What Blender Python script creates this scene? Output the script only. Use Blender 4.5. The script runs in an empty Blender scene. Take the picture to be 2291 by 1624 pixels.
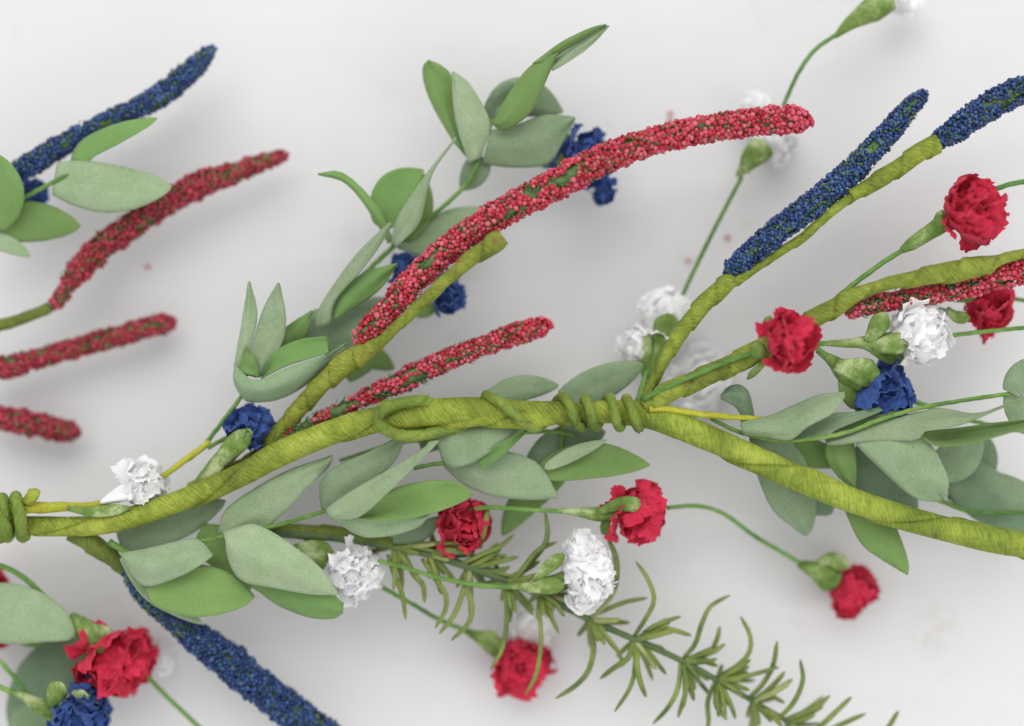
import bpy, math, random
import numpy as np
from mathutils import Vector, Matrix, noise
random.seed(7); np.random.seed(7)
SC = bpy.context.scene
COL = SC.collection

# ------------------------------------------------------------------ camera
H, FOC, LENS = 0.52, 0.036, 58.0            # metres; the camera looks straight down on the table
cam_d = bpy.data.cameras.new('camera'); cam = bpy.data.objects.new('camera', cam_d); COL.objects.link(cam)
cam.location = (0, 0, H); cam_d.lens = LENS; cam_d.sensor_width = 36; cam_d.clip_start = .01; cam_d.clip_end = 20
cam_d.dof.use_dof = True; cam_d.dof.focus_distance = H - FOC; cam_d.dof.aperture_fstop = 1.75
SC.camera = cam
# ------------------------------------------------------------------ world + lamps (soft window light)
w = bpy.data.worlds.new('World'); SC.world = w; w.use_nodes = True
bg = w.node_tree.nodes['Background']; bg.inputs[0].default_value = (.975, .985, 1, 1); bg.inputs[1].default_value = .94
def area(name, loc, target, sx, sy, power, col):
    l = bpy.data.lights.new(name, 'AREA'); l.shape = 'RECTANGLE'; l.size = sx; l.size_y = sy; l.energy = power; l.color = col
    o = bpy.data.objects.new(name, l); COL.objects.link(o); o.location = loc
    o.rotation_euler = (Vector(target) - Vector(loc)).to_track_quat('-Z', 'Y').to_euler()
area('window_light', (-.12, 1.0, 1.25), (.05, 0, 0), 1.8, 1.1, 15.0, (1, .985, .96))
area('side_window_light', (1.1, -.6, .9), (.15, -.05, 0), 1.1, .8, 5.6, (1, .98, .955))
SC.view_settings.view_transform = 'Standard'; SC.view_settings.look = 'None'
SC.view_settings.exposure = 0; SC.view_settings.gamma = 1
SC.cycles.max_bounces = 14; SC.cycles.diffuse_bounces = 9; SC.cycles.transmission_bounces = 9; SC.cycles.use_denoising = True

# ------------------------------------------------------------------ measuring: photo position + height (mm) -> metres
def px(z): return 36.0 / LENS * (H - z * .001) / 2291.0
def W(u, v, z): s = px(z); return Vector(((u - 1145.5) * s, (812 - v) * s, z * .001))

# ------------------------------------------------------------------ materials
def mat(name):
    m = bpy.data.materials.new(name); m.use_nodes = True
    n = m.node_tree.nodes; l = m.node_tree.links
    return m, n, l, n['Principled BSDF']
def ramp(n, l, fac, stops):
    r = n.new('ShaderNodeValToRGB'); e = r.color_ramp.elements
    while len(e) < len(stops): e.new(.5)
    for q, (p, c) in zip(e, stops): q.position = p; q.color = (*c, 1)
    l.new(fac, r.inputs[0]); return r.outputs[0]
def nz(n, l, vec, scale, detail=3, rough=.6, dist=0):
    t = n.new('ShaderNodeTexNoise'); t.inputs['Scale'].default_value = scale; t.inputs['Detail'].default_value = detail
    t.inputs['Roughness'].default_value = rough; t.inputs['Distortion'].default_value = dist
    if vec is not None: l.new(vec, t.inputs['Vector'])
    return t.outputs['Fac']
def mapping(n, l, src, sc, rot=(0, 0, 0)):
    m = n.new('ShaderNodeMapping'); m.inputs['Scale'].default_value = sc; m.inputs['Rotation'].default_value = rot
    l.new(src, m.inputs['Vector']); return m.outputs[0]
def bump(n, l, b, h, strength, dist):
    t = n.new('ShaderNodeBump'); t.inputs['Strength'].default_value = strength; t.inputs['Distance'].default_value = dist
    l.new(h, t.inputs['Height']); l.new(t.outputs[0], b.inputs['Normal'])
def mixc(n, l, fac, a, c, mode='MIX'):
    t = n.new('ShaderNodeMix'); t.data_type = 'RGBA'; t.blend_type = mode
    if isinstance(fac, float): t.inputs[0].default_value = fac
    else: l.new(fac, t.inputs[0])
    for i, x in ((6, a), (7, c)):
        if isinstance(x, tuple): t.inputs[i].default_value = (*x, 1)
        else: l.new(x, t.inputs[i])
    return t.outputs[2]
def math_(n, l, op, a, b=0.):
    t = n.new('ShaderNodeMath'); t.operation = op
    for i, x in ((0, a), (1, b)):
        if isinstance(x, (int, float)): t.inputs[i].default_value = x
        else: l.new(x, t.inputs[i])
    return t.outputs[0]

def vary(n, l, c, amt):
    oi = n.new('ShaderNodeObjectInfo'); h = n.new('ShaderNodeHueSaturation')
    l.new(math_(n, l, 'ADD', math_(n, l, 'MULTIPLY', oi.outputs['Random'], amt * 2), 1 - amt), h.inputs['Value'])
    l.new(math_(n, l, 'ADD', math_(n, l, 'MULTIPLY', math_(n, l, 'FRACT', math_(n, l, 'MULTIPLY', oi.outputs['Random'], 7.3)), amt * .12), .5 - amt * .06), h.inputs['Hue'])
    l.new(c, h.inputs['Color']); return h.outputs[0]
def paper_mat(name, c0, c1, c2, crease=1., spots=0.):
    m, n, l, b = mat(name); tc = n.new('ShaderNodeTexCoord')
    uv = mapping(n, l, tc.outputs['UV'], (1, 1, 1), (0, 0, .30))
    fine = nz(n, l, mapping(n, l, uv, (1700, 110, 1)), 1, 3, .65, .5)
    mid = nz(n, l, mapping(n, l, uv, (560, 90, 1)), 1, 3, .6, 1.0)
    blot = nz(n, l, tc.outputs['Object'], 75, 5, .65)
    f = math_(n, l, 'ADD', math_(n, l, 'MULTIPLY', fine, .40), math_(n, l, 'MULTIPLY', blot, .60))
    c = ramp(n, l, f, [(.38, c0), (.5, c1), (.62, c2)])
    if spots:
        s = nz(n, l, tc.outputs['Object'], 160, 4, .7)
        s = ramp(n, l, s, [(.56, (0, 0, 0)), (.72, (spots,) * 3)])
        c = mixc(n, l, s, c, (.16, .075, .02))
    c = vary(n, l, c, .10)
    l.new(c, b.inputs['Base Color']); b.inputs['Roughness'].default_value = .6
    b.inputs['Specular IOR Level'].default_value = .35
    h = math_(n, l, 'ADD', fine, math_(n, l, 'MULTIPLY', mid, .8))
    bump(n, l, b, h, .75 * crease, .00055)
    return m
M = {}
M['paper'] = paper_mat('green_crepe_paper', (.10, .135, .010), (.195, .25, .022), (.33, .38, .05))
M['cord'] = paper_mat('green_cord_paper', (.085, .13, .012), (.165, .235, .03), (.26, .34, .06), .8)
M['paper_brown'] = paper_mat('stained_green_paper', (.10, .13, .010), (.20, .245, .022), (.33, .37, .055), .9, .9)
M['paper_dark'] = paper_mat('dark_green_paper', (.07, .10, .012), (.12, .16, .02), (.2, .24, .04), 1., .4)
M['paper_yellow'] = paper_mat('yellow_green_paper', (.26, .28, .015), (.38, .40, .03), (.50, .50, .06))
M['twig'] = paper_mat('grass_green_paper_twig', (.06, .16, .03), (.12, .26, .05), (.22, .36, .08))

def leaf_mat(name, base, hi, dust, spk, fine=1):
    m, n, l, b = mat(name); tc = n.new('ShaderNodeTexCoord')
    big = nz(n, l, tc.outputs['Object'], 45, 3, .6)
    grain = nz(n, l, tc.outputs['Object'], 2300 * fine, 3, .75)
    c = ramp(n, l, big, [(.3, base), (.7, hi)])
    patch = nz(n, l, tc.outputs['Object'], 120, 4, .7)
    cov = ramp(n, l, math_(n, l, 'ADD', math_(n, l, 'MULTIPLY', patch, .35), math_(n, l, 'MULTIPLY', grain, .65)), [(.40, (0, 0, 0)), (.60, (spk,) * 3)])
    c = mixc(n, l, cov, c, dust)
    pits = ramp(n, l, nz(n, l, tc.outputs['Object'], 2600, 1, .5), [(.27, (.45,) * 3), (.36, (0, 0, 0))])
    c = mixc(n, l, pits, c, (.03, .08, .02))
    c = vary(n, l, c, .13)
    l.new(c, b.inputs['Base Color']); b.inputs['Roughness'].default_value = .85; b.inputs['Specular IOR Level'].default_value = .2
    b.inputs['Sheen Weight'].default_value = .12
    bump(n, l, b, grain, .35, .0003)
    return m
M['leaf_dusty'] = leaf_mat('grey_green_foam_back', (.135, .215, .105), (.185, .265, .14), (.27, .34, .23), .65)
M['leaf_green'] = leaf_mat('fresh_green_foam_front', (.115, .215, .055), (.155, .27, .075), (.22, .33, .13), .35)
M['leaf_pale'] = leaf_mat('pale_foam_back', (.17, .26, .12), (.22, .31, .16), (.33, .40, .28), .7)
M['leaf_dim'] = leaf_mat('dull_foam_back', (.10, .17, .09), (.135, .21, .12), (.24, .31, .21), .6)
def sepal_mat():
    m, n, l, b = mat('calyx_paper'); tc = n.new('ShaderNodeTexCoord')
    a = nz(n, l, tc.outputs['Object'], 130, 4, .6)
    g = nz(n, l, mapping(n, l, tc.outputs['Object'], (1, 1, 1)), 1100, 3, .7, 1.)
    c = ramp(n, l, math_(n, l, 'ADD', math_(n, l, 'MULTIPLY', a, .75), math_(n, l, 'MULTIPLY', g, .25)), [(.36, (.07, .14, .025)), (.5, (.16, .24, .06)), (.62, (.40, .46, .24))])
    l.new(c, b.inputs['Base Color']); b.inputs['Roughness'].default_value = .8; b.inputs['Specular IOR Level'].default_value = .2
    bump(n, l, b, g, .4, .0003); return m
M['sepal'] = sepal_mat()
def petal_mat(name, c0, c1, tr):
    m, n, l, b = mat(name); tc = n.new('ShaderNodeTexCoord')
    uv = mapping(n, l, tc.outputs['UV'], (22, 5, 1))
    g = nz(n, l, uv, 1, 5, .65, 1.2)
    g2 = nz(n, l, tc.outputs['Object'], 9, 4, .6)
    c = ramp(n, l, g2, [(.3, c0), (.7, c1)])
    l.new(c, b.inputs['Base Color']); b.inputs['Roughness'].default_value = .8; b.inputs['Specular IOR Level'].default_value = .15
    b.inputs['Sheen Weight'].default_value = .1
    bump(n, l, b, g, .18 if 'white' in name else .45, .0008)
    t = n.new('ShaderNodeBsdfTranslucent'); l.new(c, t.inputs[0]); mx = n.new('ShaderNodeMixShader'); mx.inputs[0].default_value = tr
    l.new(b.outputs[0], mx.inputs[1]); l.new(t.outputs[0], mx.inputs[2]); l.new(mx.outputs[0], n['Material Output'].inputs[0])
    return m
M['red'] = petal_mat('red_tissue', (.54, .018, .055), (.68, .042, .09), .2)
M['white'] = petal_mat('white_tissue', (.90, .90, .905), (.93, .93, .93), .28)
M['blue'] = petal_mat('blue_tissue', (.038, .085, .28), (.065, .13, .39), .2)
def bead_mat(name, cols, rough):
    m, n, l, b = mat(name); g = n.new('ShaderNodeNewGeometry'); oi = n.new('ShaderNodeObjectInfo')
    f = math_(n, l, 'FRACT', math_(n, l, 'ADD', g.outputs['Random Per Island'], oi.outputs['Random']))
    c = ramp(n, l, f, [(i / (len(cols) - 1), c) for i, c in enumerate(cols)])
    l.new(c, b.inputs['Base Color']); b.inputs['Roughness'].default_value = rough; b.inputs['Specular IOR Level'].default_value = .3
    return m
M['bead_red'] = bead_mat('red_bead', [(.25, .008, .02), (.43, .022, .045), (.52, .05, .085), (.62, .13, .18), (.34, .014, .03)], .5)
M['bead_red_dim'] = bead_mat('dusky_red_bead', [(.19, .010, .02), (.31, .02, .04), (.40, .05, .08), (.24, .012, .025)], .5)
M['bead_blue'] = bead_mat('blue_bead', [(.007, .017, .065), (.018, .046, .15), (.036, .082, .235), (.012, .025, .095), (.065, .13, .30)], .38)
def plain(name, c0, c1, sc=200, rough=.6):
    m, n, l, b = mat(name); tc = n.new('ShaderNodeTexCoord')
    f = nz(n, l, tc.outputs['Object'], sc, 3, .6)
    l.new(ramp(n, l, f, [(.35, c0), (.65, c1)]), b.inputs['Base Color']); b.inputs['Roughness'].default_value = rough
    b.inputs['Specular IOR Level'].default_value = .35
    return m
M['bract'] = plain('bract_green', (.04, .09, .025), (.13, .22, .07), 350)
M['needle'] = plain('rosemary_green', (.08, .12, .024), (.185, .24, .05), 110, .5)
M['needle_tip'] = plain('rosemary_pale', (.16, .21, .06), (.30, .32, .12), 150, .5)
M['needle_stem'] = plain('rosemary_stem', (.05, .09, .03), (.10, .15, .05), 200, .55)

# ------------------------------------------------------------------ object helpers
def thing(name, label, cat, loc, group=None):
    o = bpy.data.objects.new(name, None); COL.objects.link(o); o.location = loc; o.empty_display_size = .005
    o['label'] = label; o['category'] = cat
    if group: o['group'] = group
    return o
def link(name, me, parent, mats, smooth=True):
    for m in mats: me.materials.append(m)
    o = bpy.data.objects.new(name, me); COL.objects.link(o); o.parent = parent
    if smooth: me.polygons.foreach_set('use_smooth', [True] * len(me.polygons))
    return o
def root_of(p):
    v = Vector((0, 0, 0))
    while p is not None: v += p.location; p = p.parent
    return v
def spline(pts, n):
    """Catmull-Rom through pts (any width) at n samples, evenly by arc length."""
    P = np.array(pts, float); k = len(P)
    if k == 2: t = np.linspace(0, 1, n)[:, None]; return P[0] * (1 - t) + P[1] * t
    E = np.vstack([2 * P[0] - P[1], P, 2 * P[-1] - P[-2]])
    out = []
    for i in range(k - 1):
        p0, p1, p2, p3 = E[i:i + 4]; t = np.linspace(0, 1, 24, endpoint=False)[:, None]
        out.append(.5 * (2 * p1 + (p2 - p0) * t + (2 * p0 - 5 * p1 + 4 * p2 - p3) * t ** 2 + (3 * p1 - p0 - 3 * p2 + p3) * t ** 3))
    out = np.vstack(out + [P[-1:]])
    d = np.r_[0, np.cumsum(np.linalg.norm(np.diff(out[:, :3], axis=0), axis=1))]
    s = np.linspace(0, d[-1], n)
    return np.stack([np.interp(s, d, out[:, j]) for j in range(out.shape[1])], 1)
def wpts(pts):
    """(u, v, z, r) in photo pixels -> metres, r scaled too"""
    o = []
    for p in pts:
        q = W(p[0], p[1], p[2]); o.append([q.x, q.y, q.z] + [a * px(p[2]) for a in p[3:]])
    return o
def frames(C):
    T = np.gradient(C, axis=0); T /= np.linalg.norm(T, axis=1)[:, None] + 1e-12
    up = np.array([0, 0, 1.]);
    if abs(T[0] @ up) > .9: up = np.array([0, 1., 0])
    N = np.zeros_like(C); n = np.cross(T[0], up); n /= np.linalg.norm(n); N[0] = n
    for i in range(1, len(C)):
        n = N[i - 1] - T[i] * (N[i - 1] @ T[i]); N[i] = n / np.linalg.norm(n)
    return T, N, np.cross(T, N)
def grid_mesh(name, V, uv=None, closed=False, cap=False):
    a, b = V.shape[:2]; me = bpy.data.meshes.new(name)
    i, j = np.meshgrid(np.arange(a - 1), np.arange(b if closed else b - 1), indexing='ij')
    j2 = (j + 1) % b
    F = np.stack([i * b + j, (i + 1) * b + j, (i + 1) * b + j2, i * b + j2], -1).reshape(-1, 4).tolist()
    if cap: F += [list(range(b)), list(range((a - 1) * b, a * b))[::-1]]
    me.from_pydata(V.reshape(-1, 3).tolist(), [], F)
    if uv is not None:
        lay = me.uv_layers.new(name='UVMap'); jj = np.stack([j, j, j + 1, j + 1], -1).reshape(-1); ii = np.stack([i, i + 1, i + 1, i], -1).reshape(-1)
        U = np.zeros((len(me.loops), 2)); U[:len(ii)] = uv(ii, jj); lay.data.foreach_set('uv', U.reshape(-1))
    me.update(); return me
SEED = [0]
def tube(name, parent, pts, m, seg=.0008, n=14, pitch=None, ridge=.10, lump=.05, world=False, crease=.09):
    """pts (u,v,z,r). A paper-wrapped stem: round sweep with a spiral wrap edge and soft lumps."""
    if name in ('wrapped_stem', 'main_stem', 'bound_stem'): pts = [(*p[:3], p[3] * (.80 if name == 'main_stem' else .84)) for p in pts]
    if name == 'calyx': pts = [(*p[:3], p[3] * .84) for p in pts]
    SEED[0] += 1; P = np.array(pts if world else wpts(pts)); L = np.linalg.norm(np.diff(P[:, :3], axis=0), axis=1).sum()
    k = max(6, int(L / seg)); S = spline(P, k); C, R = S[:, :3], S[:, 3]; T, N, B = frames(C)
    th = np.arange(n) / n * 2 * math.pi - math.pi / 2; s = np.linspace(0, L, k)
    rr = np.ones((k, n))
    if pitch:
        ph = (-s[:, None] / pitch - th[None] / (2 * math.pi) + .37 * SEED[0]) % 1
        rr += ridge * 1.7 * (ph - .5) - ridge * 1.5 * np.exp(-(ph / .03) ** 2)
    if lump:
        for i in range(k):
            for j in range(n):
                q = Vector((s[i] * 130, math.cos(th[j]) * .9 + SEED[0] * 7.3, math.sin(th[j]) * .9))
                if pitch:
                    c_ = noise.noise(Vector((s[i] * 75 + math.cos(th[j]) * .9, math.sin(th[j]) * 1.1 + math.cos(th[j]) * .3 - s[i] * 60, SEED[0] * 2.3)))
                    rr[i, j] -= crease * math.exp(-(c_ / .035) ** 2)
                rr[i, j] += lump * noise.noise(q) + lump * .5 * noise.noise(Vector((s[i] * 420 + 3 * math.cos(th[j]), math.cos(th[j]) * 2.2, math.sin(th[j]) * 2.2 + SEED[0])))
    V = C[:, None] + (np.cos(th)[None, :, None] * N[:, None] + np.sin(th)[None, :, None] * B[:, None]) * (R[:, None] * rr)[..., None]
    V = V - np.array(root_of(parent))
    me = grid_mesh(name, V, lambda i, j: np.stack([s[i], j / n * .04], -1), True, True)
    return link(name, me, parent, [m])

def profile(t, kind):
    if kind == 'leaf': return np.sin(math.pi * np.clip(.10 + .90 * t, 0, 1) ** .86) ** (.5 + .14 * t)
    if kind == 'oval': return np.sin(math.pi * np.clip(t, 0, 1) ** .84) ** (.5 + .25 * t)
    if kind == 'round': return np.sin(math.pi * np.clip(t, 0.03, .985) ** 1.25) ** .5
    if kind == 'sepal': return .42 + .58 * np.sin(math.pi * np.clip(t, 0, .97) ** 1.7) ** .7 - .9 * np.clip(t - .88, 0, 1) ** .5 * 1.1
    if kind == 'needle': return np.clip(.7 + .3 * np.sin(math.pi * t ** .7), 0, 1) * np.clip((1 - t) * 9, 0.04, 1) ** .6
    if kind == 'fan': return .12 + .88 * t ** .8
    return np.ones_like(t)
def leaf(parent, pts, width, roll=(0, 0), cup=40, top='leaf_dusty', under='leaf_green', kind='leaf', name='leaf', thick=.00026, nt=26, ns=12, wav=.085, edge=.03):
    """A blade along pts (u,v,z); width in px; roll in degrees from base to tip; cup = arc of the cross-section, + curls the edges down."""
    SEED[0] += 1; P = np.array(wpts([(*p[:3], width) for p in pts])); S = spline(P, nt); C, Wd = S[:, :3], S[:, 3]
    T = np.gradient(C, axis=0); T /= np.linalg.norm(T, axis=1)[:, None]
    t = np.linspace(0, 1, nt); hw = Wd * .5 * np.maximum(profile(t, kind), .03)
    side = np.cross(T, np.array([0, 0, 1.])); side /= np.linalg.norm(side, axis=1)[:, None] + 1e-9; up = np.cross(side, T)
    ro = np.radians(roll[0] + (roll[1] - roll[0]) * t); sp = side * np.cos(ro)[:, None] + up * np.sin(ro)[:, None]; upp = np.cross(sp, T)
    s = np.linspace(-1, 1, ns); V = np.zeros((nt, ns, 3)); phi = math.radians(cup) if cup else .02
    for i in range(nt):
        for j in range(ns):
            a = s[j] * phi / 2; R = hw[i] / (phi / 2)
            e = 1 + edge * noise.noise(Vector((i * 1.1, SEED[0] * 3.1, s[j] * 3))) * (abs(s[j]) > .9)
            x, y = R * math.sin(a) * e, -R * (1 - math.cos(a))
            y += wav * hw[i] * 2 * noise.noise(Vector((t[i] * 2.5, s[j] * .9, SEED[0] * 5.7))) + .02 * hw[i] * abs(s[j]) * 0
            y -= .05 * hw[i] * math.exp(-(s[j] / .12) ** 2)
            V[i, j] = C[i] + sp[i] * x + upp[i] * y
    V = V - np.array(root_of(parent))
    me = grid_mesh(name, V[:, ::-1] if False else V, lambda i, j: np.stack([i / nt, j / ns], -1))
    o = link(name, me, parent, [M[under], M[top]])
    md = o.modifiers.new('thickness', 'SOLIDIFY'); md.thickness = thick; md.offset = 0; md.use_even_offset = False
    md.material_offset = 1; md.material_offset_rim = 1 if top in ('needle', 'leaf_green', 'needle_tip') else 0
    return o

def sheet(parent, rails, top, under, name='leaf', nt=28, ns=13, thick=.00028, bow=.0006, wav=.0006):
    """A cut foam leaf spread over edge and middle lines (u,v,z), each running from base to tip; bow lifts the middle."""
    SEED[0] += 1; Rr = [spline(wpts(r), nt)[:, :3] for r in rails]; V = np.zeros((nt, ns, 3))
    for i in range(nt):
        if len(Rr) == 2: m = (Rr[0][i] + Rr[1][i]) / 2 + np.array([0, 0, bow * 2]); c = [Rr[0][i], m, Rr[1][i]]
        else: c = [r[i] for r in Rr]
        if np.linalg.norm(c[0] - c[-1]) < 2e-4: c = [c[0], c[0] * .5 + c[-1] * .5 + 1e-5, c[-1] + 2e-5]
        V[i] = spline(c, ns)
        for j in range(ns):
            V[i, j, 2] += wav * noise.noise(Vector((i * .12, j * .22, SEED[0] * 4.1))) * 1.6
            if j in (0, ns - 1): V[i, j, :2] += .00009 * noise.noise(Vector((i * 1.3, j, SEED[0] * 2.1)))
    V = V - np.array(root_of(parent)); me = grid_mesh(name, V, lambda i, j: np.stack([i / nt, j / ns], -1))
    me.calc_loop_triangles(); up = sum(p.normal.z * p.area for p in me.polygons) > 0
    o = link(name, me, parent, [M[top], M[under]] if up else [M[under], M[top]])
    md = o.modifiers.new('thickness', 'SOLIDIFY'); md.thickness = thick; md.offset = 0; md.material_offset = 1
    md.material_offset_rim = (0 if up else 1) if top == 'leaf_green' else (1 if up else 0)
    return o

# ------------------------------------------------------------------ petals
PET = {}
def petal_meshes():
    for v in range(9):
        rng = random.Random(v * 13 + 5); nt, ns = 13, 27
        V = np.zeros((nt, ns, 3)); k = rng.choice([1.2, 1.7, 2.3]); ph = rng.uniform(0, 6); A = rng.uniform(.06, .13); curl = rng.uniform(-1.2, .5); wd = rng.uniform(.75, 1.15)
        notch = [rng.uniform(-.85, .85) for _ in range(rng.choice([1, 2]))]
        for i in range(nt):
            t = i / (nt - 1)
            for j in range(ns):
                s = j / (ns - 1) * 2 - 1
                L = 1 - .20 * s ** 4 + (.07 * noise.noise(Vector((s * 4, v * 3.3, 0))) + .03 * noise.noise(Vector((s * 17, v * 7.3, 4)))
                     - sum(.06 * math.exp(-((s - q) / .07) ** 2) for q in notch)) * t ** 3
                a = s * wd * (.30 + .70 * t ** .8)
                x = t * L * math.sin(a); y = t * L * math.cos(a)
                z = A * t ** 1.4 * math.sin(k * s * math.pi + ph) + .20 * t * noise.noise(Vector((x * 3.0, y * 3.0, v * 9.)))
                z += .07 * t * noise.noise(Vector((x * 8, y * 8, v * 5.))) + .16 * (x * x) * (1 if curl < 0 else -.6)
                z += .05 * t ** 5 * math.sin(s * 9 * math.pi + v)
                c = curl * t * t * .6
                V[i, j] = (x * .95, y * math.cos(c), z * math.cos(c) - y * math.sin(c) * .8)
        for c in ('red', 'white', 'blue'):
            me = grid_mesh('petal', V, lambda i, j: np.stack([j / ns, i / nt], -1)); me.materials.append(M[c])
            me.polygons.foreach_set('use_smooth', [True] * len(me.polygons)); PET[(c, v)] = me
petal_meshes()
BLOBS = {}
def blob(color):
    V, F = ico(4); V = V.copy()
    for i, v in enumerate(V):
        q = Vector(v); V[i] = v * (.92 + .30 * abs(noise.noise(q * 2.6)) + .16 * abs(noise.noise(q * 6)) - .10)
    me = tri_mesh('core', [V], [F]); me.materials.append(M[color]); me.polygons.foreach_set('use_smooth', [True] * len(me.polygons)); BLOBS[color] = me
    return me
def bloom(t, color, c, R, toward, elev=30, n=(6, 8, 8), spread=1., squash=(1, 1), seed=0, inner=True):
    """petals round the centre c=(u,v,z); toward = direction (du, dv) the flower faces in the photo"""
    rng = random.Random(seed * 31 + 3); r = R * px(c[2]); base = root_of(t)
    a = math.atan2(-toward[1], toward[0]); e = math.radians(elev)
    ax = Vector((math.cos(a) * math.cos(e), math.sin(a) * math.cos(e), math.sin(e)))
    r *= 1.06; B = W(*c) - ax * r * .48
    q = ax.to_track_quat('Z', 'Y').to_matrix()
    if color == 'white': n = tuple(x + 2 for x in n)
    bv = BLOBS.get(color) or blob(color); co = bpy.data.objects.new('core', bv); COL.objects.link(co); co.parent = t
    cr = r * (.76 if color == 'white' else .60); co.scale = (cr, cr, cr); co.location = W(*c) - ax * r * .10 - base; co.rotation_euler = (seed, seed * 2., 0)
    for ring, (cnt, th0, ln) in enumerate(zip(n, (14, 42, 74), (1.26, 1.2, 1.1))):
        for k in range(cnt):
            az = (k + rng.uniform(-.25, .25)) / cnt * 2 * math.pi + ring * .7
            th = math.radians(th0 * spread + rng.uniform(-13, 15))
            d = Vector((math.sin(th) * math.cos(az), math.sin(th) * math.sin(az), math.cos(th)))
            up = Vector((-math.cos(th) * math.cos(az), -math.cos(th) * math.sin(az), math.sin(th)))   # towards the axis
            x = d.cross(up)
            m = Matrix((x, d, up)).transposed()
            m = m @ Matrix.Rotation(rng.uniform(-.45, .45), 3, 'Y')
            o = bpy.data.objects.new('petal', PET[(color, rng.randrange(9))]); COL.objects.link(o); o.parent = t
            s = r * ln * rng.uniform(.82, 1.10)
            M3 = (q @ m); M4 = M3.to_4x4() @ Matrix.Diagonal((s * squash[0], s * squash[1], s, 1))
            M4.translation = B - base + Vector(q @ d) * r * .05
            o.matrix_local = M4
    return B
def flower(label, color, c, R, toward, elev=30, calyx=None, sepals=(), stems=(), seed=0, extra=(), **k):
    t = thing('paper_carnation', label, 'flower', W(*c), 'small %s paper carnations' % color)
    B = bloom(t, color, c, R, toward, elev, seed=seed, **k)
    for i, (c2, R2, tw) in enumerate(extra): bloom(t, color, c2, R2, tw, elev, seed=seed + 50 + i, n=(4, 5, 5))
    if calyx:
        tube('calyx', t, calyx, M['sepal'], seg=.0009, n=14, lump=.10)
    for s in sepals:
        leaf(t, s[0], s[1], s[2] if len(s) > 2 else (0, 0), s[3] if len(s) > 3 else 60, 'sepal', 'sepal', 'sepal', 'sepal', .0004, 12, 8, .06)
    for s in stems: tube('stem', t, s, M['twig'], seg=.0012, n=10, pitch=.004, ridge=.12, lump=.08)
    return t

# ------------------------------------------------------------------ bead spikes
def ico(sub):
    import bmesh
    b = bmesh.new(); bmesh.ops.create_icosphere(b, subdivisions=sub, radius=1)
    V = np.array([v.co[:] for v in b.verts]); F = np.array([[v.index for v in f.verts] for f in b.faces]); b.free(); return V, F
ICO1, ICO2 = ico(1), ico(2)
def tri_mesh(name, Vs, Fs):
    me = bpy.data.meshes.new(name); V = np.vstack(Vs); F = np.vstack(Fs); me.vertices.add(len(V)); me.vertices.foreach_set('co', V.reshape(-1))
    me.loops.add(F.size); me.polygons.add(len(F)); me.loops.foreach_set('vertex_index', F.reshape(-1).astype(np.int32))
    k = F.shape[1]; me.polygons.foreach_set('loop_start', np.arange(len(F), dtype=np.int32) * k); me.polygons.foreach_set('loop_total', np.full(len(F), k, np.int32))
    me.update(calc_edges=True); return me
BEADME = {}
def bead_mesh(mname):
    if mname not in BEADME:
        me = tri_mesh('bead', [ICO2[0]], [ICO2[1]]); me.materials.append(M[mname]); me.polygons.foreach_set('use_smooth', [True] * len(me.polygons)); BEADME[mname] = me
    return BEADME[mname]
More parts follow.
